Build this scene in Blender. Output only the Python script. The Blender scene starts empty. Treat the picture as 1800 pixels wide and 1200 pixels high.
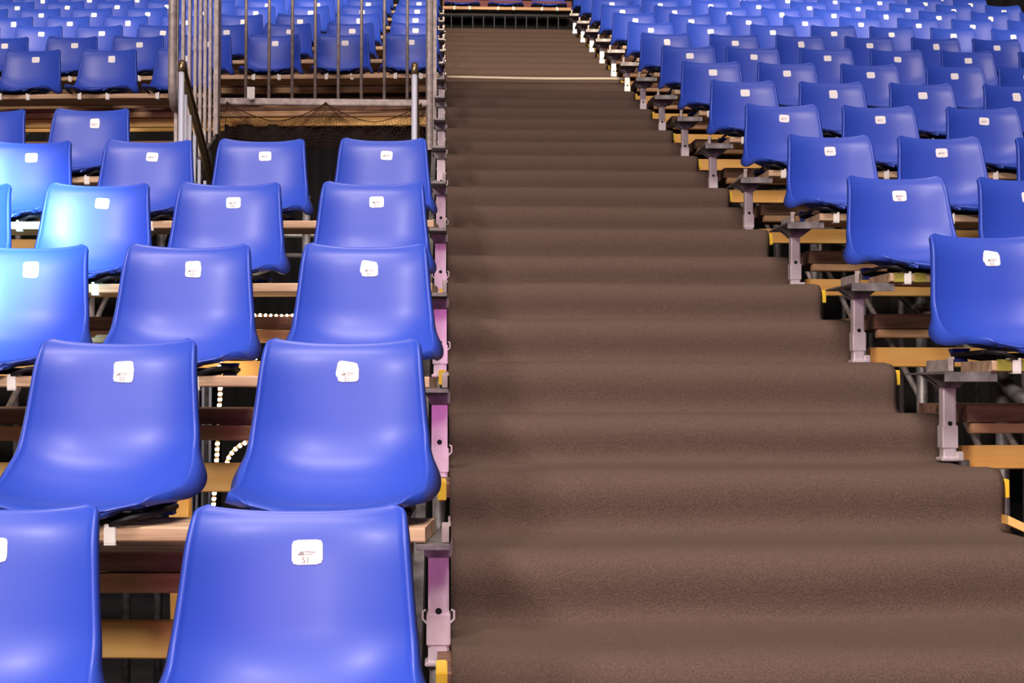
import bpy, bmesh, math, random
from mathutils import Vector, Matrix, noise
random.seed(7)
sc = bpy.context.scene
R = math.radians

# ------------------------------------------------------------------ camera
EYE = 1.6
F_PX = 2535.87
cam_d = bpy.data.cameras.new('camera')
cam_d.sensor_width = 36.0
cam_d.lens = F_PX * 36.0 / 1800.0
cam_d.clip_end = 200
cam = bpy.data.objects.new('camera', cam_d)
sc.collection.objects.link(cam)
cam.location = (0, 0, EYE)
cam.rotation_euler = (R(90 + 1.876), 0, R(-2.774))
sc.camera = cam
# ------------------------------------------------------------------ exposure, world, big lights
sc.view_settings.view_transform = 'Standard'
sc.view_settings.look = 'None'
sc.view_settings.gamma = 1.0
sc.view_settings.use_curve_mapping = False
sc.view_settings.exposure = 0.2
w = bpy.data.worlds.new('hall'); sc.world = w; w.use_nodes = True
w.node_tree.nodes['Background'].inputs[0].default_value = (0.62, 0.55, 0.60, 1)
w.node_tree.nodes['Background'].inputs[1].default_value = 0.05

def aim(o, tgt):
    d = Vector(tgt) - o.location
    o.rotation_euler = d.to_track_quat('-Z', 'Y').to_euler()
def area(name, loc, tgt, size, energy, col):
    l = bpy.data.lights.new(name, 'AREA'); l.shape = 'RECTANGLE'
    l.size, l.size_y = size; l.energy = energy; l.color = col
    o = bpy.data.objects.new(name, l); sc.collection.objects.link(o); o.location = loc; aim(o, tgt); return o
def spot(name, loc, tgt, ang, blend, radius, energy, col):
    l = bpy.data.lights.new(name, 'SPOT'); l.spot_size = R(ang); l.spot_blend = blend
    l.shadow_soft_size = radius; l.energy = energy; l.color = col
    o = bpy.data.objects.new(name, l); sc.collection.objects.link(o); o.location = loc; aim(o, tgt); return o
spot('stage_spot', (0.6, -6.0, 10.0), (-0.3, 2.7, 1.3), 36, 0.9, 1.1, 2300, (1.0, 0.83, 0.80))
area('left_flood', (-5.5, -4.5, 6.9), (-0.4, 3.6, 1.4), (1.6, 1.0), 540, (1.0, 0.84, 0.80))
spot('ring_fill', (-1.7, -4.4, 2.9), (-0.5, 2.9, 1.15), 40, 0.9, 0.35, 420, (1.0, 0.80, 0.74))
area('ceiling_flood', (-0.2, -0.6, 9.5), (0.0, 4.2, 1.8), (5.0, 1.2), 560, (1.0, 0.82, 0.76))
area('rear_ceiling_flood', (0.8, 5.8, 12.5), (0.8, 10.5, 4.2), (8.0, 1.6), 190, (1.0, 0.82, 0.76))
for i_, x_ in enumerate((-4.0, 1.2, 5.2)):
    spot('upper_tier_spot', (x_ * .6, -9.0, 10.5), (x_, 15.5, 5.6), 16.5, 0.10, 0.35, (16000, 14500, 14000)[i_], (1.0, 0.80, 0.60))
spot('cyan_spot', (1.6, -5.5, 5.4), (-2.02, 4.85, 1.98), 9.4, 0.40, 0.12, 27000, (0.42, 0.80, 1.0))
area('pink_lamp', (0.15, -4.6, 2.0), (0.0, 4.4, 1.8), (0.7, 0.5), 36, (1.0, 0.22, 0.80))

# ------------------------------------------------------------------ geometry of the stand (camera at y=0)
Y0, Z0 = 3.3068, -0.1907 + EYE     # nosing of step 0
RUN, RISE = 0.4, 0.1389
XL, XW = 0.018, 1.313              # carpet edges
def dn(n): return Y0 + RUN * n
def zn(n): return Z0 + RISE * n
DZS = {1: -0.018, 2: -0.012, 3: -0.007, 5: -0.01, 4: -0.003}
DROW, RROW = 0.8, 0.2778
PLANK_Z = -0.248 + EYE             # top of the seat plank of row 1 on the left
def plank_top(side, r): return PLANK_Z + RROW * (r - 1) + (0.0408 if side == 'R' else 0)
def seat_front(side, r): return 2.572 + DROW * (r - 1) + (0.0764 if side == 'R' else 0)
ANG = {'L': R(5.0), 'R': R(1.5)}
BX = {'L': -0.2137, 'R': 1.4804}

# ------------------------------------------------------------------ materials
def mat(name, col, rough=0.6, metal=0.0, spec=0.5):
    m = bpy.data.materials.new(name); m.use_nodes = True
    b = m.node_tree.nodes['Principled BSDF']
    b.inputs['Base Color'].default_value = (*col, 1); b.inputs['Roughness'].default_value = rough
    b.inputs['Metallic'].default_value = metal; b.inputs['Specular IOR Level'].default_value = spec
    return m
def nodes(m): return m.node_tree.nodes, m.node_tree.links, m.node_tree.nodes['Principled BSDF']
def noisy(m, c1, c2, scale=(1, 1, 1), sc_=5.0, detail=4, bump=0.0, lo=0.35, hi=0.65, rough=None, bscale=None, dist=0.0):
    n, l, b = nodes(m)
    tc = n.new('ShaderNodeTexCoord'); mp = n.new('ShaderNodeMapping'); mp.inputs['Scale'].default_value = scale
    nz = n.new('ShaderNodeTexNoise'); nz.inputs['Scale'].default_value = sc_; nz.inputs['Detail'].default_value = detail
    nz.inputs['Distortion'].default_value = dist
    cr = n.new('ShaderNodeValToRGB'); cr.color_ramp.elements[0].position = lo; cr.color_ramp.elements[1].position = hi
    cr.color_ramp.elements[0].color = (*c1, 1); cr.color_ramp.elements[1].color = (*c2, 1)
    l.new(tc.outputs['Object'], mp.inputs[0]); l.new(mp.outputs[0], nz.inputs['Vector'])
    l.new(nz.outputs['Fac'], cr.inputs[0]); l.new(cr.outputs[0], b.inputs['Base Color'])
    if bump:
        bp = n.new('ShaderNodeBump'); bp.inputs['Strength'].default_value = bump; bp.inputs['Distance'].default_value = 0.01
        if bscale:
            nb = n.new('ShaderNodeTexNoise'); nb.inputs['Scale'].default_value = bscale; nb.inputs['Detail'].default_value = 3
            l.new(tc.outputs['Object'], nb.inputs['Vector']); l.new(nb.outputs['Fac'], bp.inputs['Height'])
        else: l.new(nz.outputs['Fac'], bp.inputs['Height'])
        l.new(bp.outputs[0], b.inputs['Normal'])
    return m
M = {}
M['blue'] = noisy(mat('blue_plastic', (0.05, 0.09, 0.68), 0.43, spec=0.62), (0.022, 0.070, 0.49), (0.028, 0.080, 0.54), (1, 1, 1), 3.0, 2, 0.012, bscale=150)
nodes(M['blue'])[2].inputs['Coat Weight'].default_value = 0.06
nodes(M['blue'])[2].inputs['Coat Roughness'].default_value = 0.22
M['seat_wood'] = noisy(mat('weathered_plank', (0.4, 0.3, 0.2), 0.75), (0.40, 0.26, 0.15), (0.68, 0.48, 0.31), (0.9, 14, 14), 3.0, 6, 0.25, dist=0.4)
M['deck_wood'] = noisy(mat('brown_deck_wood', (0.2, 0.1, 0.06), 0.75), (0.12, 0.062, 0.04), (0.30, 0.165, 0.10), (0.8, 12, 12), 3.0, 6, 0.25, dist=0.4)
M['ledge_wood'] = noisy(mat('tan_batten_wood', (0.4, 0.2, 0.1), 0.7), (0.56, 0.32, 0.16), (0.84, 0.55, 0.29), (0.8, 12, 12), 3.0, 6, 0.2, dist=0.4)
M['toe_wood'] = noisy(mat('orange_pine', (0.8, 0.4, 0.1), 0.6), (0.84, 0.44, 0.10), (0.98, 0.62, 0.20), (0.7, 9, 9), 2.2, 6, 0.12, dist=0.8)
M['carpet'] = noisy(mat('brown_carpet', (0.12, 0.09, 0.08), 0.95, spec=0.15), (0.100, 0.069, 0.053), (0.142, 0.099, 0.076), (1, 1, 1), 260, 3, 0.5, bscale=420)
M['galv'] = noisy(mat('galvanised_steel', (0.6, 0.58, 0.56), 0.5, 0.3), (0.33, 0.285, 0.265), (0.52, 0.46, 0.43), (1, 1, 1), 30, 4, 0.05)
M['post'] = noisy(mat('pale_scuffed_steel', (0.75, 0.7, 0.68), 0.33, 0.4), (0.78, 0.72, 0.72), (0.92, 0.87, 0.88), (1, 1, 0.5), 25, 4, 0.05)
M['dsteel'] = noisy(mat('dull_steel', (0.3, 0.3, 0.3), 0.5, 0.6), (0.17, 0.165, 0.16), (0.34, 0.33, 0.32), (1, 1, 1), 25, 4, 0.05)
M['rail'] = mat('bronze_tube', (0.34, 0.25, 0.13), 0.28, 0.8)
M['white_tube'] = mat('white_tube', (0.62, 0.66, 0.78), 0.4, 0.2)
M['black'] = mat('black_bracket', (0.010, 0.010, 0.012), 0.55, spec=0.25)
M['clip'] = mat('white_clip', (0.85, 0.84, 0.80), 0.45)
M['paper'] = mat('sticker_paper', (0.98, 0.97, 0.94), 0.6)
M['ink'] = mat('faded_print', (0.34, 0.32, 0.30), 0.7)
M['inkd'] = mat('brown_print', (0.33, 0.24, 0.20), 0.7)
M['yellow'] = mat('yellow_tape', (0.90, 0.60, 0.04), 0.5)
M['olive'] = mat('olive_paint', (0.35, 0.33, 0.05), 0.6)
M['batten'] = mat('cream_batten', (0.72, 0.63, 0.46), 0.5)
M['net'] = mat('dark_net_cord', (0.06, 0.032, 0.018), 0.95, spec=0.05)
M['ground'] = noisy(mat('dark_ground', (0.03, 0.03, 0.035), 0.8), (0.02, 0.022, 0.028), (0.05, 0.05, 0.055), (1, 1, 1), 2.5, 5)
M['drape_shade'] = noisy(mat('black_drape_and_shade', (0.01, 0.01, 0.012), 0.9), (0.002, 0.002, 0.003), (0.005, 0.004, 0.005), (6, 1, 0.2), 2, 3)  # drape colour; its near black also paints the entry well's darkness
M['barrier'] = mat('dark_barrier_bar', (0.04, 0.04, 0.055), 0.7, 0.2)
M['redrail'] = mat('dark_red_board', (0.16, 0.02, 0.02), 0.6)
M['tube_clear'] = mat('rope_light_tube', (0.8, 0.6, 0.35), 0.3)
m = mat('rope_bulb', (1, 0.8, 0.5), 0.4); b = nodes(m)[2]
b.inputs['Emission Color'].default_value = (1.0, 0.72, 0.42, 1); b.inputs['Emission Strength'].default_value = 26.0; M['bulb'] = m

# ------------------------------------------------------------------ mesh helpers
def obj(name, bm, m, parent=None, smooth=False, loc=None, rz=0.0):
    me = bpy.data.meshes.new(name)
    bmesh.ops.recalc_face_normals(bm, faces=bm.faces)
    bm.to_mesh(me); bm.free()
    if smooth:
        for p in me.polygons: p.use_smooth = True
    for mm in (m if isinstance(m, (list, tuple)) else [m]): me.materials.append(mm)
    o = bpy.data.objects.new(name, me); sc.collection.objects.link(o)
    if parent: o.parent = parent
    if loc: o.location = loc
    if rz: o.rotation_euler = (0, 0, rz)
    return o
def empty(name, loc, rz=0.0):
    o = bpy.data.objects.new(name, None); sc.collection.objects.link(o)
    o.location = loc; o.rotation_euler = (0, 0, rz); o.empty_display_size = 0.1; return o
def tag(o, label=None, cat=None, group=None, kind=None):
    if label: o['label'] = label
    if cat: o['category'] = cat
    if group: o['group'] = group
    if kind: o['kind'] = kind
    return o
def box(bm, x0, x1, y0, y1, z0, z1, bev=0.0):
    vs = [bm.verts.new((x, y, z)) for x in (x0, x1) for y in (y0, y1) for z in (z0, z1)]
    fs = [(0, 1, 3, 2), (4, 6, 7, 5), (0, 4, 5, 1), (2, 3, 7, 6), (0, 2, 6, 4), (1, 5, 7, 3)]
    ff = [bm.faces.new([vs[i] for i in f]) for f in fs]
    if bev > 0:
        es = list({e for f in ff for e in f.edges})
        bmesh.ops.bevel(bm, geom=es, offset=bev, segments=2, affect='EDGES')
def plank(bm, x0, x1, y0, y1, z0, z1, seed=0, n=14, warp=0.003, bev=0.003):
    """a long board with slightly uneven edges"""
    rings = []
    for i in range(n + 1):
        x = x0 + (x1 - x0) * i / n
        a = noise.noise(Vector((x * 1.3, seed * 3.1, 0))) * warp; c = noise.noise(Vector((x * 1.7, seed * 3.1, 9))) * warp
        pts = [(y0 + a + bev, z0 + c), (y1 - bev, z0 + c), (y1, z0 + c + bev), (y1, z1 + c - bev), (y1 - bev, z1 + c),
               (y0 + a + bev, z1 + c), (y0 + a, z1 + c - bev), (y0 + a, z0 + c + bev)]
        rings.append([bm.verts.new((x, p[0], p[1])) for p in pts])
    for r0, r1 in zip(rings, rings[1:]):
        for k in range(8): bm.faces.new((r0[k], r0[(k + 1) % 8], r1[(k + 1) % 8], r1[k]))
    bm.faces.new(rings[0]); bm.faces.new(rings[-1])
def tube(bm, pts, r, seg=10, cap=True):
    pts = [Vector(p) for p in pts]; rings = []; up0 = None
    for i, p in enumerate(pts):
        t = (pts[min(i + 1, len(pts) - 1)] - pts[max(i - 1, 0)]).normalized()
        if up0 is None:
            up0 = Vector((0, 0, 1)) if abs(t.z) < 0.9 else Vector((1, 0, 0))
        a = (up0 - t * up0.dot(t)).normalized(); up0 = a; c = t.cross(a)
        rr = r[i] if isinstance(r, (list, tuple)) else r
        rings.append([bm.verts.new(p + (a * math.cos(2 * math.pi * k / seg) + c * math.sin(2 * math.pi * k / seg)) * rr) for k in range(seg)])
    for r0, r1 in zip(rings, rings[1:]):
        for k in range(seg): bm.faces.new((r0[k], r0[(k + 1) % seg], r1[(k + 1) % seg], r1[k]))
    if cap: bm.faces.new(rings[0]); bm.faces.new(rings[-1])
def BM(): return bmesh.new()
ORD = ['zeroth', 'first', 'second', 'third', 'fourth', 'fifth', 'sixth', 'seventh', 'eighth', 'ninth', 'tenth', 'eleventh',
       'twelfth', 'thirteenth', 'fourteenth', 'fifteenth', 'sixteenth', 'seventeenth', 'eighteenth', 'nineteenth', 'twentieth',
       'twenty-first', 'twenty-second', 'twenty-third', 'twenty-fourth', 'twenty-fifth', 'twenty-sixth', 'twenty-seventh']

# ------------------------------------------------------------------ the setting
bm = BM(); box(bm, -12, 12, -4, 22, -0.1, 0.0); tag(obj('floor', bm, M['ground']), kind='structure')
bm = BM()
N = 160; r0 = None
for i in range(N + 1):
    x = -12 + 24 * i / N; y = 20.0 + 0.12 * math.sin(i * 0.9) + 0.05 * math.sin(i * 2.3)
    c = [bm.verts.new((x, y, 0)), bm.verts.new((x, y, 9)), bm.verts.new((x, y + .08, 9)), bm.verts.new((x, y + .08, 0))]
    if r0:
        for k in range(4): bm.faces.new((r0[k], r0[(k + 1) % 4], c[(k + 1) % 4], c[k]))
    r0 = c
tag(obj('wall_back', bm, M['drape_shade']), kind='structure')

# ------------------------------------------------------------------ carpet on the stairs
NLO, NHI = -9, 27
prof = []
for n in range(NLO, NHI + 1):
    y, z, zb = dn(n), zn(n) + DZS.get(n, 0), (zn(n - 1) + DZS.get(n - 1, 0))
    if n == NLO: zb = z - RISE + 0.02
    k = 0.7 + 0.6 * random.random()
    h = z - zb
    prof += [(y - .034, zb + .001, n, 0), (y - .022 * k, zb + .005, n, .3), (y - .010 * k, zb + .016, n, .7), (y - .004, zb + .26 * h, n, 1), (y - .006, zb + .42 * h, n, 1),
             (y - .007, zb + .56 * h, n, 1), (y - .005, zb + .68 * h, n, .9), (y + .001, zb + .80 * h, n, .7), (y + .012, zb + .90 * h, n, .5), (y + .028, zb + .965 * h, n, .3), (y + .048, z + .001, n, .1),
             (y + .075, z + .004, n, 0), (y + .15, z - .002, n, 0), (y + .25, z - .002, n, 0)]
bm = BM(); NX = 72; rows = []
for (y, z, n, rw) in prof:
    row = []
    for i in range(NX + 1):
        u = i / NX; x = XL + (XW - XL) * u
        amp = 0.010 * rw
        d = noise.noise(Vector((x * 2.2, n * 7.3, 0.0))) * amp + noise.noise(Vector((x * 6, n * 3.3, 4))) * amp * 0.4
        dz = noise.noise(Vector((x * 2.5, n * 5.1, y * 3))) * 0.004
        yy = y - d
        e = max(0, (u - 0.982) / 0.018)         # the right hand edge folds back and down
        yy += 0.018 * e * e * rw
        dz -= 0.004 * e * e * (1 - rw)
        row.append(bm.verts.new((x + (0.006 * noise.noise(Vector((n, y * 9, 2))) if i == NX else 0), yy, z + dz)))
    rows.append(row)
for a, c in zip(rows, rows[1:]):
    for i in range(NX): bm.faces.new((a[i], a[i + 1], c[i + 1], c[i]))
o = obj('stair_carpet', bm, M['carpet'], smooth=True)
sm = o.modifiers.new('thick', 'SOLIDIFY'); sm.thickness = 0.007; sm.offset = -1
tag(o, 'long brown carpet runner draped over every step of the central stairs', 'carpet')

# step boards below the carpet; the even ones stick out with taped ends
for n in range(-2, NHI + 1, 2):
    z1 = zn(n) + DZS.get(n, 0) - 0.022; y0 = dn(n) + 0.022
    t = empty('step_board', ((XL + XW) / 2, y0, z1 - 0.04))
    hx = (XW - XL) / 2
    bm = BM(); ext = 0.010 if n % 2 == 0 else -0.004
    plank(bm, -hx - (0.026 if n % 2 == 0 else -.004), hx + ext, 0.0, 0.375, 0.0, 0.038, seed=n, n=6, warp=0.0)
    obj('board', bm, M['deck_wood'], t)
    if n % 2 == 0:
        for sx in (-1, 1):
            bm = BM(); xa = (-hx - .028) if sx < 0 else (hx + ext - .016)
            box(bm, xa, xa + 0.020, -0.004 if sx > 0 else -.02, 0.10, -0.003, 0.041, 0.002)
            tag(obj('end_tape', bm, M['yellow'], t), label='yellow painted end of the step board')
    tag(t, 'wooden step board with yellow ends under the brown carpet, %s one from the bottom' % ORD[n // 2 + 2], 'step', 'step boards of the stairs')
# cream batten across the carpet
bm = BM(); pts = []
yb, zb_ = dn(17), zn(17)
for i in range(25):
    u = i / 24; pts.append((XL + .012 + (XW - XL - .03) * u, yb - .012 - .004 * math.sin(u * 9), zb_ + .020 - .004 * math.sin(u * 3.1)))
tube(bm, pts, 0.011, 8)
tag(obj('edge_batten', bm, M['batten'], smooth=True), 'thin cream batten lying straight across the carpeted steps halfway up', 'batten')

# ------------------------------------------------------------------ chair
PR = [  # y, z, half width, forward lift of the side edge, rim depth
    (.421, .343, .1485, .010, .010), (.407, .322, .1515, .020, .011), (.396, .285, .155, .028, .012), (.383, .215, .161, .032, .012),
    (.370, .150, .167, .037, .014), (.346, .098, .169, .044, .022), (.306, .060, .173, .048, .042), (.255, .036, .174, .045, .042),
    (.195, .028, .174, .036, .030), (.130, .032, .174, .028, .024), (.070, .038, .171, .020, .020), (.028, .036, .166, .013, .018),
    (.006, .024, .168, .006, .016)]
def cr(p0, p1, p2, p3, t):
    return tuple(0.5 * ((2 * b) + (-a + c) * t + (2 * a - 5 * b + 4 * c - d) * t * t + (-a + 3 * b - 3 * c + d) * t ** 3) for a, b, c, d in zip(p0, p1, p2, p3))
def prof_at(v):                                 # v in 0..len-1
    i = min(int(v), len(PR) - 2); t = v - i
    g = lambda k: PR[max(0, min(len(PR) - 1, k))]
    return cr(g(i - 1), g(i), g(i + 1), g(i + 2), t)
NVV = 44
VS = [(len(PR) - 1) * j / NVV for j in range(NVV + 1)]
_p = [prof_at(v) for v in VS]
_s = [0.0]
for a, c in zip(_p, _p[1:]): _s.append(_s[-1] + math.hypot(c[0] - a[0], c[1] - a[1]))
STOT = _s[-1]
def surf(u, v, corners=True):
    y, z, hw, lift, rim = prof_at(v)
    a = prof_at(max(0, v - .05)); c = prof_at(min(len(PR) - 1, v + .05))
    ty, tz = c[0] - a[0], c[1] - a[1]; L = math.hypot(ty, tz) or 1; ty /= L; tz /= L
    ny, nz = tz, -ty                            # towards the sitter
    if ny > 0 and nz < 0: ny, nz = -ny, -nz
    # arc length for corner rounding
    f = v / (len(PR) - 1) * NVV; j = min(int(f), NVV - 1); s = _s[j] + (_s[j + 1] - _s[j]) * (f - j)
    ins = 0
    r = .011
    if corners and s < r: ins = r - math.sqrt(max(0, r * r - (r - s) ** 2))
    q = STOT - s; rr = .085
    if corners and q < rr: ins = max(ins, .062 * (1 - math.sqrt(max(0, 1 - (1 - q / rr) ** 2))))
    k = (.45 * u * u + .55 * abs(u) ** 3.2) * lift
    x = u * (hw - ins)
    yy = y + ny * k; zz = z + nz * k
    top = max(0, 1 - s / .05); zz -= .005 * (1 - u * u) * top
    fr = max(0, 1 - q / .07); yy += -.012 * (1 - u * u) * fr + .012 * fr * u * u; zz += .006 * u * u * fr
    return Vector((x, yy, zz)), rim
def norm(u, v):
    e = .02
    a = surf(max(-1, u - e), v, False)[0]; c = surf(min(1, u + e), v, False)[0]
    d = surf(u, max(0, v - e), False)[0]; g = surf(u, min(len(PR) - 1, v + e), False)[0]
    n = (c - a).cross(d - g)
    if n.length < 1e-9: n = Vector((0, -1, 0))
    n.normalize()
    if n.y - 0.0 > 0 and n.z < 0: n = -n
    if n.dot(Vector((0, -.6, .8))) < 0: n = -n
    return n
def shell_bm():
    bm = BM(); NU = 28
    us = [math.sin(math.pi / 2 * (2 * i / NU - 1)) * .35 + (2 * i / NU - 1) * .65 for i in range(NU + 1)]
    G = [[surf(u, v) for u in us] for v in VS]
    Nn = [[norm(u, v) for u in us] for v in VS]
    A = [[bm.verts.new(p[0]) for p in row] for row in G]
    for j in range(NVV):
        for i in range(NU): bm.faces.new((A[j][i], A[j][i + 1], A[j + 1][i + 1], A[j + 1][i]))
    T = .004
    Bk = [[None] * (NU + 1) for _ in VS]
    loop = [(0, i) for i in range(NU + 1)] + [(j, NU) for j in range(1, NVV + 1)] + [(NVV, i) for i in range(NU - 1, -1, -1)] + [(j, 0) for j in range(NVV - 1, 0, -1)]
    border = set(loop)
    def outw(j, i):
        c = G[j][i][0]
        jj = min(max(j, 1), NVV - 1); ii = min(max(i, 1), NU - 1)
        d = Vector((0, 0, 0))
        if i == 0 or i == NU: d += (c - G[j][ii][0]).normalized()
        if j == 0 or j == NVV: d += (c - G[jj][i][0]).normalized()
        return d.normalized()
    ringB, ringC, ringD, ringE, ringA, ring1 = [], [], [], [], [], []
    for (j, i) in loop:
        c, rim = G[j][i]; n = Nn[j][i]; o = outw(j, i)
        ringA.append(A[j][i])
        ring1.append(bm.verts.new(c + o * .0035 + n * .0016))
        ringB.append(bm.verts.new(c + o * .0070 - n * .0015))
        ringC.append(bm.verts.new(c + o * .0075 - n * rim))
        ringD.append(bm.verts.new(c + o * .0035 - n * rim))
        ringE.append(bm.verts.new(c - o * .0005 - n * T))
        Bk[j][i] = ringE[-1]
    for j in range(NVV + 1):
        for i in range(NU + 1):
            if (j, i) not in border: Bk[j][i] = bm.verts.new(G[j][i][0] - Nn[j][i] * T)
    K = len(loop)
    for a, c in ((ringA, ring1), (ring1, ringB), (ringB, ringC), (ringC, ringD), (ringD, ringE)):
        for k in range(K): bm.faces.new((a[k], a[(k + 1) % K], c[(k + 1) % K], c[k]))
    for j in range(NVV):
        for i in range(NU): bm.faces.new((Bk[j][i], Bk[j + 1][i], Bk[j + 1][i + 1], Bk[j][i + 1]))
    # moulded lugs under the seat
    for sx in (-1, 1):
        for (ya, yb2) in ((.27, .30),):
            zc = .035
            vs = []
            for (z, hx, hy) in ((zc + .0, .022, .022), (.012, .015, .016), (.0, .017, .018)):
                vs.append([bm.verts.new((sx * .125 + a * hx, (ya + yb2) / 2 + c * hy, z)) for a, c in ((-1, -1), (1, -1), (1, 1), (-1, 1))])
            for a, c in zip(vs, vs[1:]):
                for k in range(4): bm.faces.new((a[k], a[(k + 1) % 4], c[(k + 1) % 4], c[k]))
            bm.faces.new(vs[0]); bm.faces.new(vs[-1])
    return bm
def v_of_z(z):
    lo, hi = 0.0, 5.0
    for _ in range(30):
        m_ = (lo + hi) / 2
        if prof_at(m_)[1] > z: lo = m_
        else: hi = m_
    return lo
def on_back(x, z, off):
    v = v_of_z(z); hw = prof_at(v)[2]; u = x / hw
    return surf(u, v)[0] + norm(u, v) * off
def sticker_quad(bm, cs, off, n=5):
    g = []
    for j in range(n + 1):
        row = []
        for i in range(n + 1):
            a, c = i / n, j / n
            # rounded corners
            x = (cs[0][0] * (1 - a) + cs[1][0] * a) * (1 - c) + (cs[3][0] * (1 - a) + cs[2][0] * a) * c
            z = (cs[0][1] * (1 - a) + cs[1][1] * a) * (1 - c) + (cs[3][1] * (1 - a) + cs[2][1] * a) * c
            if (i in (0, n)) and (j in (0, n)):
                cx = sum(q[0] for q in cs) / 4; cz = sum(q[1] for q in cs) / 4
                x += (cx - x) * .10; z += (cz - z) * .10
            row.append(bm.verts.new(on_back(x, z, off)))
        g.append(row)
    top = g
    for j in range(n):
        for i in range(n): bm.faces.new((g[j][i], g[j][i + 1], g[j + 1][i + 1], g[j + 1][i]))
    # thin edge
    lp = [g[0][i] for i in range(n + 1)] + [g[j][n] for j in range(1, n + 1)] + [g[n][i] for i in range(n - 1, -1, -1)] + [g[j][0] for j in range(n - 1, 0, -1)]
    bk = [bm.verts.new(v.co + Vector((0, .0012, -.0002))) for v in lp]
    for k in range(len(lp)): bm.faces.new((lp[k], lp[(k + 1) % len(lp)], bk[(k + 1) % len(lp)], bk[k]))
CX, CZ = .012, .283
def rq(cx, cz, w, h, a):
    ca, sa = math.cos(R(a)), math.sin(R(a))
    return [(cx + ca * x - sa * z, cz + sa * x + ca * z) for x, z in ((-w / 2, h / 2), (w / 2, h / 2), (w / 2, -h / 2), (-w / 2, -h / 2))]
STICK = {
    'single': [(rq(CX, CZ, .046, .036, 1.5), .0012)],
    'single_tilt': [(rq(CX, CZ, .044, .035, -4), .0012)],
    'double': [(rq(CX - .003, CZ + .003, .042, .036, -10), .0010), (rq(CX, CZ - .004, .043, .034, 1), .0018)],
    'double_low': [(rq(CX, CZ + .004, .040, .036, 3), .0010), (rq(CX + .001, CZ - .005, .041, .034, -3), .0018)],
    'shifted': [(rq(CX - .008, CZ + .001, .043, .036, 2), .0012)],
}
def sticker_bm(kind):
    bm = BM()
    for q, off in STICK[kind]: sticker_quad(bm, q, off)
    return bm
def print_bm(number, dx=0.0, dz=0.0):
    bm = BM()
    def quad(x0, x1, z0, z1, sh=0):
        vs = [bm.verts.new(on_back(a + dx, c + dz, .0024)) for a, c in ((x0, z0), (x1, z0), (x1 + sh, z1), (x0 + sh, z1))]
        bm.faces.new(vs)
    quad(CX - .014, CX - .006, CZ - .004, CZ - .001, .002); quad(CX - .011, CX - .006, CZ - .001, CZ + .001, .001)
    for k in range(7): quad(CX - .003 + k * .0022, CX - .0015 + k * .0022, CZ + .000 - k * .0002, CZ + .002 - k * .0002)
    for k in range(5): quad(CX - .003 + k * .0022, CX - .0015 + k * .0022, CZ - .004, CZ - .0025)
    if number:
        cu = bpy.data.curves.new('t', 'FONT'); cu.body = number; cu.size = .0125; cu.align_x = 'CENTER'
        to = bpy.data.objects.new('t', cu); sc.collection.objects.link(to)
        dg = bpy.context.evaluated_depsgraph_get(); me = bpy.data.meshes.new_from_object(to.evaluated_get(dg))
        bpy.data.objects.remove(to); bpy.data.curves.remove(cu)
        base = [bm.verts.new(on_back(v.co.x + CX - .002 + dx, v.co.y + CZ - .0155 + dz, .0024)) for v in me.vertices]
        for p in me.polygons:
            try: bm.faces.new([base[i] for i in p.vertices])
            except ValueError: pass
        bpy.data.meshes.remove(me)
    return bm
def frame_bm():
    bm = BM()
    for sx in (-1, 1):
        tube(bm, [(sx * .080, .030, .004), (sx * .080, .20, .004), (sx * .105, .27, .012)], .006, 6)
        tube(bm, [(sx * .080, .030, .003), (sx * .12, .012, .016), (sx * .15, .05, .020)], .006, 6)
        tube(bm, [(sx * .150, .05, .020), (sx * .150, .26, .018)], .006, 6)
    tube(bm, [(-.15, .26, .016), (.15, .26, .016)], .007, 6)
    tube(bm, [(-.12, .10, .012), (.12, .10, .012)], .007, 6)
    return bm
def clip_bm():
    bm = BM()
    box(bm, -.011, .011, .0, .004, -.031, .004, .0015)
    box(bm, -.011, .011, .0, .045, .001, .005, .0012)
    box(bm, -.011, .011, .0, .030, -.034, -.030, .0012)
    return bm
PLY = .030          # front of the plank behind the front of the seat
def new_chair(kind, number=None, dx=0, dz=0, with_print=True):
    t = empty('stadium_seat', (0, 0, 0))
    obj('seat_shell', shell_bm(), M['blue'], t, True)
    obj('seat_bracket', frame_bm(), M['black'], t, True)
    for sx in (-1, 1):
        c = obj('plank_clip', clip_bm(), M['clip'], t); c.location = (sx * .08, PLY - .004, 0)
    s = obj('number_sticker', sticker_bm(kind), M['paper'], t)
    if with_print: obj('sticker_print', print_bm(number, dx, dz), M['ink'], s)
    return t
def copy_tree(o, parent=None, skip=()):
    c = o.copy(); sc.collection.objects.link(c); c.parent = parent
    for ch in list(o.children):
        if ch.name.split('.')[0] in skip: continue
        copy_tree(ch, c, skip)
    return c
protos = {}
first = new_chair('single', None)
MESH = {ch.name.split('.')[0]: ch.data for ch in first.children}
def proto_of(kind, number):
    """a further prototype re-using the shell, bracket and clip meshes"""
    key = (kind, number)
    if key in protos: return protos[key], True
    if key == ('single', None): protos[key] = first; return first, False
    t = copy_tree(first, None, ('number_sticker',))
    s = obj('number_sticker', sticker_bm(kind), M['paper'], t)
    dx, dz = ((-.008, .001) if kind == 'shifted' else (0, -.004) if kind.startswith('double') else (0, 0))
    if number is not False: obj('sticker_print', print_bm(number, dx, dz), M['ink'], s)
    protos[key] = t
    return t, False
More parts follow.
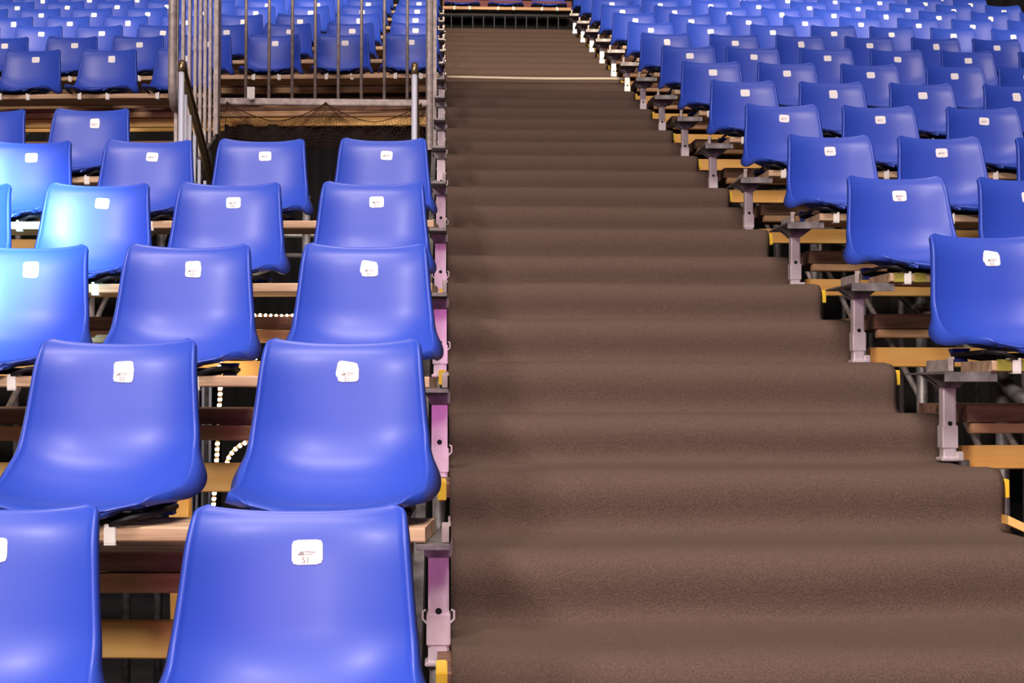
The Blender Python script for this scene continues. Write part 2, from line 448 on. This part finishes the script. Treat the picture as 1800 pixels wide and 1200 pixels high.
CORR = {('L', 0, 0): .002, ('L', 0, 1): -.017, ('L', 1, 0): .010, ('L', 1, 1): -.008, ('L', 2, 0): .013, ('L', 2, 1): -.005, ('L', 2, 2): .011,
        ('L', 3, 0): -.006, ('L', 3, 1): -.016, ('L', 3, 2): .008, ('L', 4, 0): -.006, ('L', 4, 1): -.015, ('L', 4, 2): .005, ('L', 4, 3): -.007,
        ('L', 5, 3): .036, ('L', 5, 4): .027, ('L', 8, 5): -.02, ('L', 9, 0): .006, ('L', 9, 1): .01, ('L', 9, 2): .005,
        ('R', 3, 0): .004, ('R', 3, 1): -.008, ('R', 4, 1): -.016, ('R', 5, 2): .015, ('R', 6, 0): .006, ('R', 6, 1): .003, ('R', 6, 2): .011,
        ('R', 6, 3): .045, ('R', 7, 1): -.027, ('R', 7, 2): -.010, ('R', 7, 3): .028, ('R', 8, 0): .009, ('R', 8, 1): -.044, ('R', 8, 2): -.035,
        ('R', 8, 3): -.044, ('R', 8, 4): -.047, ('R', 9, 0): -.005, ('R', 9, 1): .006, ('R', 9, 3): .024, ('R', 9, 4): .032, ('R', 10, 0): .013, ('R', 10, 1): -.008}
NEAR = {('L', 0, 0): ('single', '51'), ('L', 0, 1): ('shifted', '50'), ('L', 1, 0): ('double', '51'), ('L', 1, 1): ('double_low', '50'),
        ('L', 2, 0): ('double', '51'), ('L', 2, 1): ('double_low', '50'), ('L', 2, 2): ('double_low', '49'), ('R', 2, 0): ('double', '52'),
        ('L', 3, 0): ('single', '51'), ('L', 3, 1): ('single', '50'), ('L', 3, 2): ('single_tilt', '49'), ('R', 3, 0): ('single', '52'), ('R', 3, 1): ('single', '53')}
LROWS = {r: i + 1 for i, r in enumerate([0, 1, 2, 3, 4, 5, 8, 9, 10, 11, 12, 13, 14, 15])}
def in_view(x, y):
    xr = math.sin(R(2.774)); fx = x * math.cos(R(2.774)) - y * xr; fd = x * xr + y * math.cos(R(2.774))
    px = 900 + F_PX * fx / fd
    return -.22 * F_PX / fd < px < 1800 + .55 * F_PX / fd
def chair_spots():
    out = []
    for r in range(0, 16):
        if r in (6, 7): continue
        for c in range(14):
            if r == 5 and c < 3: continue
            if r == 8 and c < 3: continue
            out.append(('L', r, c))
    for r in range(2, 16):
        for c in range(14): out.append(('R', r, c))
    return out
variants = ['single', 'single', 'single_tilt', 'shifted', 'double_low', 'single']
count = {}
used_first = False
for (s, r, c) in chair_spots():
    a = ANG[s]; t = c * (.447 if s == 'L' else .4487)
    sg = -1 if s == 'L' else 1
    x = BX[s] + sg * t * math.cos(a) + CORR.get((s, r, c), random.uniform(-.010, .010))
    y = seat_front(s, r) + t * math.sin(a)
    if not in_view(x, y + .3) or (s == 'R' and x > 5.15): continue
    if (s, r, c) == ('R', 2, 1): pass
    kind, num = NEAR.get((s, r, c), (variants[(r * 5 + c * 3 + (s == 'R')) % len(variants)], None if r < 6 else False))
    P, isused = proto_of(kind, num)
    o = copy_tree(P) if isused else P
    yaw = R((-0.6 if s == 'L' else 0.4) + random.uniform(-.9, .9))
    o.location = (x + .4 * math.sin(yaw), y, plank_top(s, r))
    o.rotation_euler = (0, 0, yaw)
    k = (s, r); count[k] = count.get(k, 0) + 1
    rowname = ORD[LROWS[r]] if s == 'L' else ORD[r - 1]
    col = ORD[count[k]]
    if s == 'L' and r in (5, 8):
        col = ORD[count[k]] + ' beyond the fence' if False else col
    look = {('L', 1, 0): 'with crooked doubled sticker', ('R', 2, 0): 'with skewed doubled sticker'}.get((s, r, c), '')
    side = 'left' if s == 'L' else 'right'
    if look:
        lab = 'blue plastic seat %s, %s from the stairs, %s row, %s block' % (look, col, rowname, side)
    elif s == 'L' and r >= 8:
        lab = 'blue plastic seat, %s from the stairs, %s row up behind the railing, left block' % (col, ORD[r - 7])
    elif s == 'L':
        lab = 'blue plastic seat, %s from the stairs, %s row from the bottom, left block' % (col, rowname)
    else:
        lab = 'blue plastic seat, %s from the stairs, %s row from the bottom, right block' % (col, rowname)
    tag(o, lab, 'seat', 'blue seats %s of the stairs' % side)
if not any(p is first for p in protos.values()):
    for ch in list(first.children_recursive): bpy.data.objects.remove(ch)
    bpy.data.objects.remove(first)
# the row closing the head of the stairs
P, _ = proto_of('single', False)
for i in range(3):
    o = copy_tree(P); o.location = (.20 + i * .455, seat_front('L', 16) + .25, plank_top('L', 16) + .045)
    tag(o, 'blue plastic seat facing down the head of the stairs, %s of three from the left' % ORD[i + 1], 'seat', 'seats across the head of the stairs')

# ------------------------------------------------------------------ planks, decks, boards of each row
XEND = {'L': -5.2, 'R': 5.6}
def row_name(s, r):
    if s == 'R':
        return '%s row, right block' % (ORD[r - 1] if r >= 2 else 'lowest') if r >= 2 else 'row below the lowest seats, right block'
    if r in LROWS: return '%s seat row, left block' % ORD[LROWS[r]]
    return ('lower' if r == 6 else 'upper') + ' empty tier, left block'
def rowobj(name, s, x_a, y, z, length, y0, y1, z0, z1, m, seed, label, cat, group):
    """board running away from the aisle; x_a = aisle end"""
    bm = BM(); sg = -1 if s == 'L' else 1
    xa, xb = (0, length) if sg > 0 else (-length, 0)
    plank(bm, xa, xb, y0, y1, z0, z1, seed=seed)
    o = obj(name, bm, m, loc=(x_a, y, z), rz=(ANG['R'] if s == 'R' else -ANG['L']))
    tag(o, label, cat, group); return o
for s in 'LR':
    sg = -1 if s == 'L' else 1
    for r in range(0, 17):
        if s == 'R' and r < 1: continue
        side = 'left' if s == 'L' else 'right'
        rn = ('top row, %s block' % side) if r == 16 else row_name(s, r)
        n = 2 * r - 3 - 0          # floor in front of row r is step 2r-5; the one behind is 2r-3
        n = 2 * r - 5
        yf = dn(n); zf = zn(n) + (0.0 if s == 'L' else 0.008)
        xa = -0.03 if s == 'L' else XW + 0.035
        L = (abs(XEND[s]) - .03) if s == 'L' else XEND[s] - XW
        L = min(L, abs(xa) * 0 + (2.0 + 0.42 * yf if yf > 1 else 2.0))
        x_near = xa
        if s == 'L' and r in (5, 6, 7, 8):          # the entry well cuts these rows short
            x_near = -1.36; L -= 1.33
        dy_near = abs(x_near - xa) * math.tan(ANG['L'])
        has = (r in LROWS or r == 16) if s == 'L' else (r >= 2)
        if has and r != 0 or (s == 'L' and r == 0):
            tag_ = 'seat plank'
            rowobj('seat_plank', s, x_near, seat_front(s, r) + PLY + dy_near + (-.012 if s == 'L' else 0), plank_top(s, r), L, 0, .20, -.027, 0,
                   M['seat_wood'], r * 2 + (s == 'L'), 'weathered grey-brown plank carrying the seats of the ' + rn, 'plank', 'seat planks, %s block' % side)
        if r >= 1 and n <= 27:
            xd = x_near + (0.05 * sg if s == 'L' else 0.02)
            if s == 'L':
                f0, f1, l0, l1, t0, t1 = (0.0, -.040, -.043, -.082, -.140, -.215) if r != 9 else (.06, .035, .033, .0, -.004, -.055)
            else:
                f0, f1, l0, l1, t0, t1 = .004, -.044, -.046, -.072, -.103, -.165
            for k, nm in ((0, 'front'), (1, 'rear')):
                rowobj('foot_board', s, xd, yf + dy_near + k * .19, zf, L, 0, .18, f1, f0, M['deck_wood'], r * 7 + k + 40 * (s == 'L'),
                       'dark brown foot board, %s of two, before the %s' % (nm, rn), 'plank', 'foot boards, %s block' % side)
            rowobj('ledger_batten', s, xd + .012 * sg, yf + dy_near - .003, zf, L - .02, 0, .035, l1, l0, M['ledge_wood'], r * 9 + 5,
                   'tan batten under the foot boards before the ' + rn, 'batten', 'battens, %s block' % side)
            rowobj('toe_board', s, xd - (.012 if s == 'R' else 0), yf + dy_near + .004, zf, L, 0, .028, t1, t0, M['toe_wood'], r * 11 + 3,
                   'orange pine toe board standing on edge below the %s' % rn, 'board', 'toe boards, %s block' % side)

# painted ends of a few seat planks by the right-hand edge of the stairs
for r, in ((2,), (3,)):
    for k, (xo, wd) in enumerate(((.012, .035), (.075, .035))):
        pl = [o for o in sc.objects if o.name.startswith('seat_plank') and abs(o.location.x - (XW + .035)) < .01 and abs(o.location.z - plank_top('R', r)) < .01][0]
        bm = BM(); box(bm, xo, xo + wd, -.0015, .002, -.0265, .0015, .0)
        tag(obj('paint_band', bm, M['olive'], pl), label='olive green paint band')

# ------------------------------------------------------------------ aisle-side posts and brackets
def support(s, r, with_pipe=True):
    side = 'left' if s == 'L' else 'right'
    zt = plank_top(s, r) - .0275
    if s == 'L':
        x, y = -0.006, 2.75 + DROW * (r - 1); zb = zt - .245; hw = .0195
    else:
        x, y = 1.300, 3.66 + DROW * (r - 2); zb = zn(2 * r - 4) + DZS.get(2 * r - 4, 0) + .006; hw = .0175
    t = empty('seat_support', (x, y, zb))
    H = zt - zb
    bm = BM()
    box(bm, -hw, hw, -hw, hw, 0.004, H - .018, .004)
    p = obj('post', bm, M['post'], t)
    for k, zz in enumerate((H * .46, H * .36) if r in (2, 5) and s == 'L' else (H * .42,)):
        bm = BM(); tube(bm, [(0, -hw - .0012, zz), (0, -hw + .002, zz)], .0062, 12); obj('bolt_hole', bm, M['black'], p)
    bm = BM()                                    # head plate with turned-down front lip
    w = .040 if s == 'L' else .066
    x0, x1 = (-w, .020) if s == 'L' else (-w, w)
    yfr = -.165
    box(bm, x0, x1, yfr, .13, H - .007, H - .0015, .001)
    box(bm, x0, x1, yfr - .004, yfr, H - (.012 if s == 'L' else .026), H - .0015, .001)
    box(bm, -hw * 1.3, hw * 1.3, -.04, .04, H - .040, H - .007, .003)
    for sy in (-1, 1):
        a = [bm.verts.new((x0 * .95, sy * hw, H - .008)), bm.verts.new((x1 * .95, sy * hw, H - .008)), bm.verts.new((hw, sy * hw, H - .042)), bm.verts.new((-hw, sy * hw, H - .042))]
        c = [bm.verts.new(v.co + Vector((0, sy * .004, 0))) for v in a]
        bm.faces.new(a); bm.faces.new(c)
        for k in range(4): bm.faces.new((a[k], a[(k + 1) % 4], c[(k + 1) % 4], c[k]))
    obj('head_plate', bm, M['dsteel'], t)
    bm = BM()                                    # cheek that keeps the plank in
    xc = .006 if s == 'L' else -.050
    box(bm, xc, xc + .016, -.150, -.146, H, H + .036, .001); box(bm, xc + .012, xc + .016, -.150, .05, H, H + .030, .001)
    obj('plank_cheek', bm, M['galv'], t)
    bm = BM()                                    # sleeve with two ears
    box(bm, -hw - .003, hw + .003, -hw - .003, hw + .003, H * .36 - .05, H * .40, .002)
    if s == 'L':
        for sx in (-1, 1): tube(bm, [(sx * (hw + .003), -hw, H * .33), (sx * (hw + .010), -hw, H * .36), (sx * (hw + .010), -hw, H * .42), (sx * (hw + .004), -hw, H * .43)], .0022, 6)
    obj('sleeve', bm, M['post'], t)
    bm = BM(); box(bm, -hw - .006, hw + .006, -hw - .006, hw + .006, 0, .009, .002)
    if s == 'R': box(bm, hw, hw + .018, -hw, hw, 0, .024, .002)
    obj('base_plate', bm, M['post'], t)
    if s == 'L' and with_pipe:
        bm = BM(); tube(bm, [(0, 0, -zb), (0, 0, 0)], .017, 12); obj('standard_pipe', bm, M['dsteel'], t, True)
        bm = BM(); box(bm, -.05, .05, -.05, .05, -zb, -zb + .008); obj('foot_plate', bm, M['dsteel'], t)
    elif with_pipe:
        bm = BM(); tube(bm, [(.05, .03, -zb), (.05, .03, .0)], .017, 12); obj('standard_pipe', bm, M['dsteel'], t, True)
        bm = BM(); box(bm, 0, .10, -.02, .08, -zb, -zb + .008); obj('foot_plate', bm, M['dsteel'], t)
    rn = 'top row' if r == 16 else ('%s seat row' % ORD[LROWS.get(r, 0)] if s == 'L' and r in LROWS else ('lower empty tier' if r == 6 else 'upper empty tier') if s == 'L' else '%s seat row' % ORD[r - 1])
    tag(t, 'pale steel post and bracket at the stair end of the %s, %s block' % (rn, side), 'post', 'brackets on the %s edge of the stairs' % side)
for r in range(0, 16): support('L', r)
for r in range(2, 16): support('R', r)

# sloping stringers beside the stairs
for s, x in (('left', -0.052), ('right', XW - .03)):
    bm = BM()
    ya, yb = dn(-8), dn(26); za, zb = zn(-8) - .20, zn(26) - .20
    for k in range(1):
        vs = []
        for (y, z) in ((ya, za), (yb, zb)):
            vs.append([bm.verts.new((x + a, y, z + c)) for a, c in ((-.012, -.14), (.012, -.14), (.012, 0), (-.012, 0))])
        for k2 in range(4): bm.faces.new((vs[0][k2], vs[0][(k2 + 1) % 4], vs[1][(k2 + 1) % 4], vs[1][k2]))
        bm.faces.new(vs[0]); bm.faces.new(vs[1])
    tag(obj('stair_stringer', bm, M['dsteel']), 'dark sloping steel stringer under the %s edge of the carpeted stairs' % s, 'stringer')
# inner frames under both blocks (trusses that carry the boards)
def truss(s, x, idx):
    side = 'left' if s == 'L' else 'right'
    t = empty('scaffold', (x, 6.0, 0))
    bm = BM(); off = (abs(x - BX[s])) * math.tan(ANG[s])
    ya, yb = dn(-5) + off, dn(25) + off
    tube(bm, [(0, ya - 6, zn(-5) - .27), (0, yb - 6, zn(25) - .27)], .024, 10); obj('rake_tube', bm, M['dsteel'], t, True)
    for r in range(1, 16):
        n = 2 * r - 5; y = dn(n) + off + .2 - 6
        if s == 'L' and -1.36 < x and r in (5, 6, 7, 8): continue
        bm = BM(); tube(bm, [(0, y, 0), (0, y, zn(n) - .10)], .022, 10); obj('standard_pipe', bm, M['galv'] if r % 3 == 0 else M['dsteel'], t, True)
        bm = BM(); tube(bm, [(0, y, zn(n) - .55 if zn(n) > .7 else .1), (0, y + .8, zn(n) - .02 - .05)], .012, 8); obj('diagonal_brace', bm, M['galv'], t, True)
    tag(t, 'dark steel scaffold frame beneath the %s block, %s one out from the stairs' % (side, ORD[idx]), 'scaffold')
for i, x in enumerate((-1.55, -3.3)): truss('L', x, i + 1)
for i, x in enumerate((1.86, 3.6)): truss('R', x, i + 1)

# wooden props and rope lights seen between the lower left boards
bm = BM()
for (xa, xb, y, za, zb, w) in ((-.80, -.835, 4.62, 0, 1.66, .030),):
    vs = []
    for x, z in ((xa, za), (xb, zb)):
        vs.append([bm.verts.new((x + a * w, y + c * w, z)) for a, c in ((-1, -1), (1, -1), (1, 1), (-1, 1))])
    for k in range(4): bm.faces.new((vs[0][k], vs[0][(k + 1) % 4], vs[1][(k + 1) % 4], vs[1][k]))
    bm.faces.new(vs[0]); bm.faces.new(vs[1])
tag(obj('timber_prop', bm, M['toe_wood']), 'orange timber prop standing under the lower left seats beside the upright rope light', 'prop')
bm = BM(); tube(bm, [(-1.70, 3.9, 0.0), (-.72, 3.9, 1.37)], .013, 8)
tag(obj('bamboo_pole', bm, M['toe_wood'], smooth=True), 'thin yellow slanting pole under the bottom left seats', 'pole')
def unp(px, py, y):      # helper for reading sizes off at a known depth behind the boards
    return ((px - 777) / F_PX * y, y, EYE + (683 - py) / F_PX * y)
def rope(pxs, y, label):
    pts = [Vector(unp(a, c, y)) for a, c in pxs]
    # smooth
    sm_ = []
    for i in range(len(pts) - 1):
        p0 = pts[max(0, i - 1)]; p1 = pts[i]; p2 = pts[i + 1]; p3 = pts[min(len(pts) - 1, i + 2)]
        for k in range(8): sm_.append(Vector(cr(p0, p1, p2, p3, k / 8)))
    sm_.append(pts[-1])
    t = empty('rope_light', sm_[0])
    bm = BM(); tube(bm, [p - sm_[0] for p in sm_], .0055, 8); obj('tube', bm, M['tube_clear'], t, True)
    bm = BM(); acc = 0; last = sm_[0]; step = .017
    for p in sm_[1:]:
        while (p - last).length >= step:
            last = last + (p - last).normalized() * step
            bmesh.ops.create_icosphere(bm, subdivisions=1, radius=.0075, matrix=Matrix.Translation(last - sm_[0]))
    o = obj('bulbs', bm, M['bulb'], t, True); o['kind'] = 'stuff'
    tag(t, label, 'light', 'rope lights under the left seats')
rope([(374, 960), (381, 880), (386, 800), (388, 740), (391, 690), (390, 640), (392, 560)], 4.50, 'glowing upright rope light under the lower left seats')
rope([(396, 733), (401, 728), (412, 727), (430, 726), (450, 724), (480, 722), (530, 720), (570, 724)], 4.56, 'glowing level rope light, the lower of the two level ones')
rope([(402, 850), (403, 822), (405, 806), (414, 792), (427, 781), (440, 776), (470, 776), (520, 780)], 4.52, 'glowing rope light bending in a hook beside the upright one')
rope([(448, 639), (455, 618), (456, 600), (440, 570), (447, 556), (470, 556), (495, 557), (519, 556), (560, 556), (600, 560)], 4.62, 'glowing level rope light, the upper one behind the third row')

# low curved timber on the floor side at bottom right
bm = BM(); pts = []
for i in range(13):
    u = i / 12; pts.append((1.285 + .5 * u, 3.24, EYE - .296 - .12 * (1 - (1 - u) ** 2)))
prev = None
for p in pts:
    c = [bm.verts.new((p[0], p[1] + a, p[2] + b_)) for a, b_ in ((-.01, -.012), (.03, -.012), (.03, .008), (-.01, .008))]
    if prev:
        for k in range(4): bm.faces.new((prev[k], prev[(k + 1) % 4], c[(k + 1) % 4], c[k]))
    else: bm.faces.new(c)
    prev = c
bm.faces.new(prev)
tag(obj('curved_timber_edge', bm, M['toe_wood']), 'curved orange timber edge right of the lowest carpeted steps', 'timber')

# ------------------------------------------------------------------ entry well: fences, handrails, net
XF = -1.314; YF = 8.45
t = empty('guard_fence', (XF, YF, EYE + 1.66))
W = XF * -1 - .067
tops = 1.10
bm = BM(); tube(bm, [(-.0, 0, -.02), (0, 0, tops)], .021, 12); obj('end_post', bm, M['galv'], t, True)
bm = BM(); tube(bm, [(W - .008, 0, -.26), (W - .008, 0, tops)], .023, 12); box(bm, W + .012, W + .032, -.012, .012, -.26, tops, .002); obj('end_post', bm, M['galv'], t)
bm = BM(); box(bm, 0, W, -.016, .016, -.002, .036, .004); obj('bottom_rail', bm, M['galv'], t)
bm = BM(); box(bm, 0, W, -.016, .016, tops - .03, tops, .004); obj('top_rail', bm, M['galv'], t)
for k in range(8):
    px = 432 + k * 40.4; x = (px - 777) / F_PX * YF - XF
    bm = BM(); tube(bm, [(x, 0, .03), (x, 0, tops - .02)], .0095, 10); obj('bar', bm, M['galv'], t, True)
tag(t, 'galvanised barred guard fence facing down over the dark entry well', 'fence')

t = empty('side_fence', (XF, 7.05, EYE + 1.376))
bm = BM()
pts = [(0, .25, 1.36), (0, .12, 1.36), (0, .05, 1.34), (0, .012, 1.28), (0, 0, 1.2), (0, 0, .10), (0, .01, .05), (0, .05, .01), (0, .12, 0), (0, .22, 0)]
tube(bm, pts, .021, 12); obj('bent_end_tube', bm, M['galv'], t, True)
def zb_side(y): return (EYE + 1.345 - .40 * (8.1 - y)) - (EYE + 1.376)
for k, y in enumerate((7.16, 7.34, 7.52, 7.70, 7.86, 8.02, 8.19, 8.37)):
    bm = BM(); w = .017
    box(bm, -.008, .008, y - 7.05 - w, y - 7.05 + w, zb_side(y), 1.34, .002); obj('bar', bm, M['galv'], t)
bm = BM(); tube(bm, [(0, .10, zb_side(7.15)), (0, 8.42 - 7.05, zb_side(8.42))], .014, 8); obj('bottom_rail', bm, M['dsteel'], t, True)
bm = BM(); tube(bm, [(0, .10, 1.36), (0, 8.40 - 7.05, 1.36)], .018, 8); obj('top_rail', bm, M['galv'], t, True)
bm = BM(); box(bm, .0, .02, 8.34 - 7.05, 8.44 - 7.05, zb_side(8.4), 1.34, .002); obj('end_post', bm, M['galv'], t)
tag(t, 'galvanised side fence of close upright bars along the left of the entry well', 'fence')

def handrail(x, label, nb):
    t = empty('handrail', (x, 6.66, 0.0))
    zt = EYE + 1.505
    bm = BM(); tube(bm, [(0, 0, .10), (0, 0, zt - .035)], .0135, 12); obj('newel', bm, M['white_tube'], t, True)
    bm = BM()
    pts = [(0, 0, zt - .05), (0, .004, zt - .02), (0, .018, zt - .003), (0, .036, zt), (0, .056, zt - .012), (0, .08, zt - .04), (0, .93, zt - .43), (0, 1.5, zt - .69)]
    tube(bm, pts, .0165, 12); obj('rail', bm, M['rail'], t, True)
    bm = BM(); tube(bm, [(.0, .06, zt - .075), (.0, .93, zt - .475), (.0, 1.5, zt - .735)], .012, 10); obj('lower_rail', bm, M['rail'], t, True)
    for (y, z) in ((6.77, 1.373), (6.89, 1.30), (7.02, 1.225), (7.16, 1.13), (7.33, 1.05), (7.55, .97))[:nb]:
        bm = BM(); tube(bm, [(0, y - 6.66, .75), (0, y - 6.66, z + EYE)], .0085, 8); obj('baluster', bm, M['white_tube'], t, True)
    tag(t, label, 'handrail')
handrail(-1.20, 'bronze handrail with pale balusters running down the left of the entry well', 6)
handrail(-.130, 'short pale handrail post at the right of the entry well, beside the stairs', 3)

# safety net
bm = BM()
att = [-1.256, -.683, -.123]
zr, zlow = EYE + 1.665, EYE + 1.40
def net_top(x):
    for a, c in zip(att, att[1:]):
        if a <= x <= c:
            u = (x - a) / (c - a); return zr - .105 * (1 - abs(2 * u - 1) ** 1.6)
    return zr - .05
def cord(a, c, r=.0012): tube(bm, [a, c], r, 3, cap=False)
NXc = 86
xs = [att[0] - .05 + (att[-1] + .06 - att[0]) * i / NXc for i in range(NXc + 1)]
for i, x in enumerate(xs):
    zt_ = net_top(x) - .004; prev = None
    for k in range(9):
        u = k / 8
        p = Vector((x + .01 * math.sin(k * 2 + i), YF - .02 - .05 * math.sin(u * 2.2), zt_ + (zlow - zt_) * u))
        if prev is not None: cord(prev, p)
        prev = p
for i in range(NXc):
    a, c = xs[i], xs[i + 1]
    tube(bm, [(a, YF - .02, net_top(a)), (c, YF - .02, net_top(c))], .0028, 4, cap=False)
    for k in range(1, 12):
        u = k / 12
        za_, zc_ = net_top(a) + (zlow - net_top(a)) * u, net_top(c) + (zlow - net_top(c)) * u
        cord((a, YF - .02 - .05 * math.sin(u * 2.2), za_), (c, YF - .02 - .05 * math.sin(u * 2.2), zc_), .001)
for a in att:
    for k in range(-7, 8):
        x = a + k * .022
        if att[0] - .05 < x < att[-1] + .02: cord((a, YF - .02, zr + .01), (x, YF - .03, net_top(x) - .06 if abs(k) > 1 else zr - .1), .0014)
tag(obj('safety_net', bm, M['net']), 'dark knotted safety net hanging in swags below the guard fence', 'net')
bm = BM(); r0 = None  # added black sheet: stands in for the well's shade, hides the structure behind
for i in range(60):
    x = XF + .02 + (-.05 - XF - .02) * i / 59; y = 8.60 + .02 * math.sin(i * .8)
    c = [bm.verts.new((x, y, .1)), bm.verts.new((x, y, EYE + 1.57)), bm.verts.new((x, y + .01, EYE + 1.57)), bm.verts.new((x, y + .01, .1))]
    if r0:
        for k in range(4): bm.faces.new((r0[k], r0[(k + 1) % 4], c[(k + 1) % 4], c[k]))
    r0 = c
tag(obj('well_shade_sheet', bm, M['drape_shade'], smooth=False), 'added black sheet standing in for the darkness behind the safety net', 'shade_sheet')
# things inside the well
bm = BM(); box(bm, XF + .02, -.07, 6.05, 8.6, .02, .10)
tag(obj('well_floor_board', bm, M['drape_shade']), 'black floor board at the bottom of the entry well', 'board')
for i, (x, y) in enumerate(((-.62, 6.6), (-.42, 7.6))):
    t = empty('scaffold_post', (x, y, 0.1))
    bm = BM(); tube(bm, [(0, 0, 0), (0, 0, 2.38)], .018, 10); obj('pipe', bm, M['dsteel'], t, True)
    bm = BM(); tube(bm, [(-.5, .03, 2.20), (.35, .03, 2.20)], .014, 8); obj('ledger_pipe', bm, M['dsteel'], t, True)
    tag(t, 'dark scaffold post with cross pipe in the entry well, %s one' % ('nearer' if i == 0 else 'farther'), 'scaffold')
# white tag on the rail at left
bm = BM()
p0 = unp(441, 164, 8.40)
box(bm, p0[0] - .022, p0[0] + .022, 8.400, 8.404, p0[2] - .035, p0[2] + .035, .001)
box(bm, p0[0] - .01, p0[0] + .01, 8.404, 8.436, p0[2] - .040, p0[2] - .034, .0)
tag(obj('hanging_card', bm, M['clip']), 'small cream card fixed to the guard fence near its left end', 'card')

# ------------------------------------------------------------------ head of the stairs
zt = plank_top('L', 16) + .045; yt = seat_front('L', 16) + .25 + PLY
bm = BM(); plank(bm, .0, 1.36, yt, yt + .2, zt - .032, zt, seed=77)
tag(obj('seat_plank', bm, M['ledge_wood']), 'orange-brown plank carrying the seats across the head of the stairs', 'plank')
bm = BM(); box(bm, -.0, 1.36, yt + .20, yt + .23, zt - .03, zt + .12, .003)
tag(obj('back_board', bm, M['redrail']), 'dark red board behind the seats at the head of the stairs', 'board')
t = empty('barrier_railing', (.66, yt + .1, zn(27)))
bm = BM(); box(bm, -.66, .66, -.012, .012, zt - .075 - zn(27), zt - .034 - zn(27)); obj('top_bar', bm, M['black'], t)
bm = BM(); box(bm, -.66, .66, -.012, .012, .0, .02); obj('bottom_bar', bm, M['black'], t)
for k in range(11):
    x = -.57 + k * .112; bm = BM(); box(bm, x - .006, x + .006, -.010, .010, .012, zt - .06 - zn(27), .001); obj('bar', bm, M['barrier'], t)
tag(t, 'dark railing of upright bars closing off the top of the carpeted stairs', 'railing')
bm = BM(); box(bm, -.0, 1.34, yt + .30, yt + .32, zn(27) - .2, zt - .04)
tag(obj('backing_sheet', bm, M['drape_shade']), 'black sheet behind the barred railing at the head of the stairs', 'sheet')
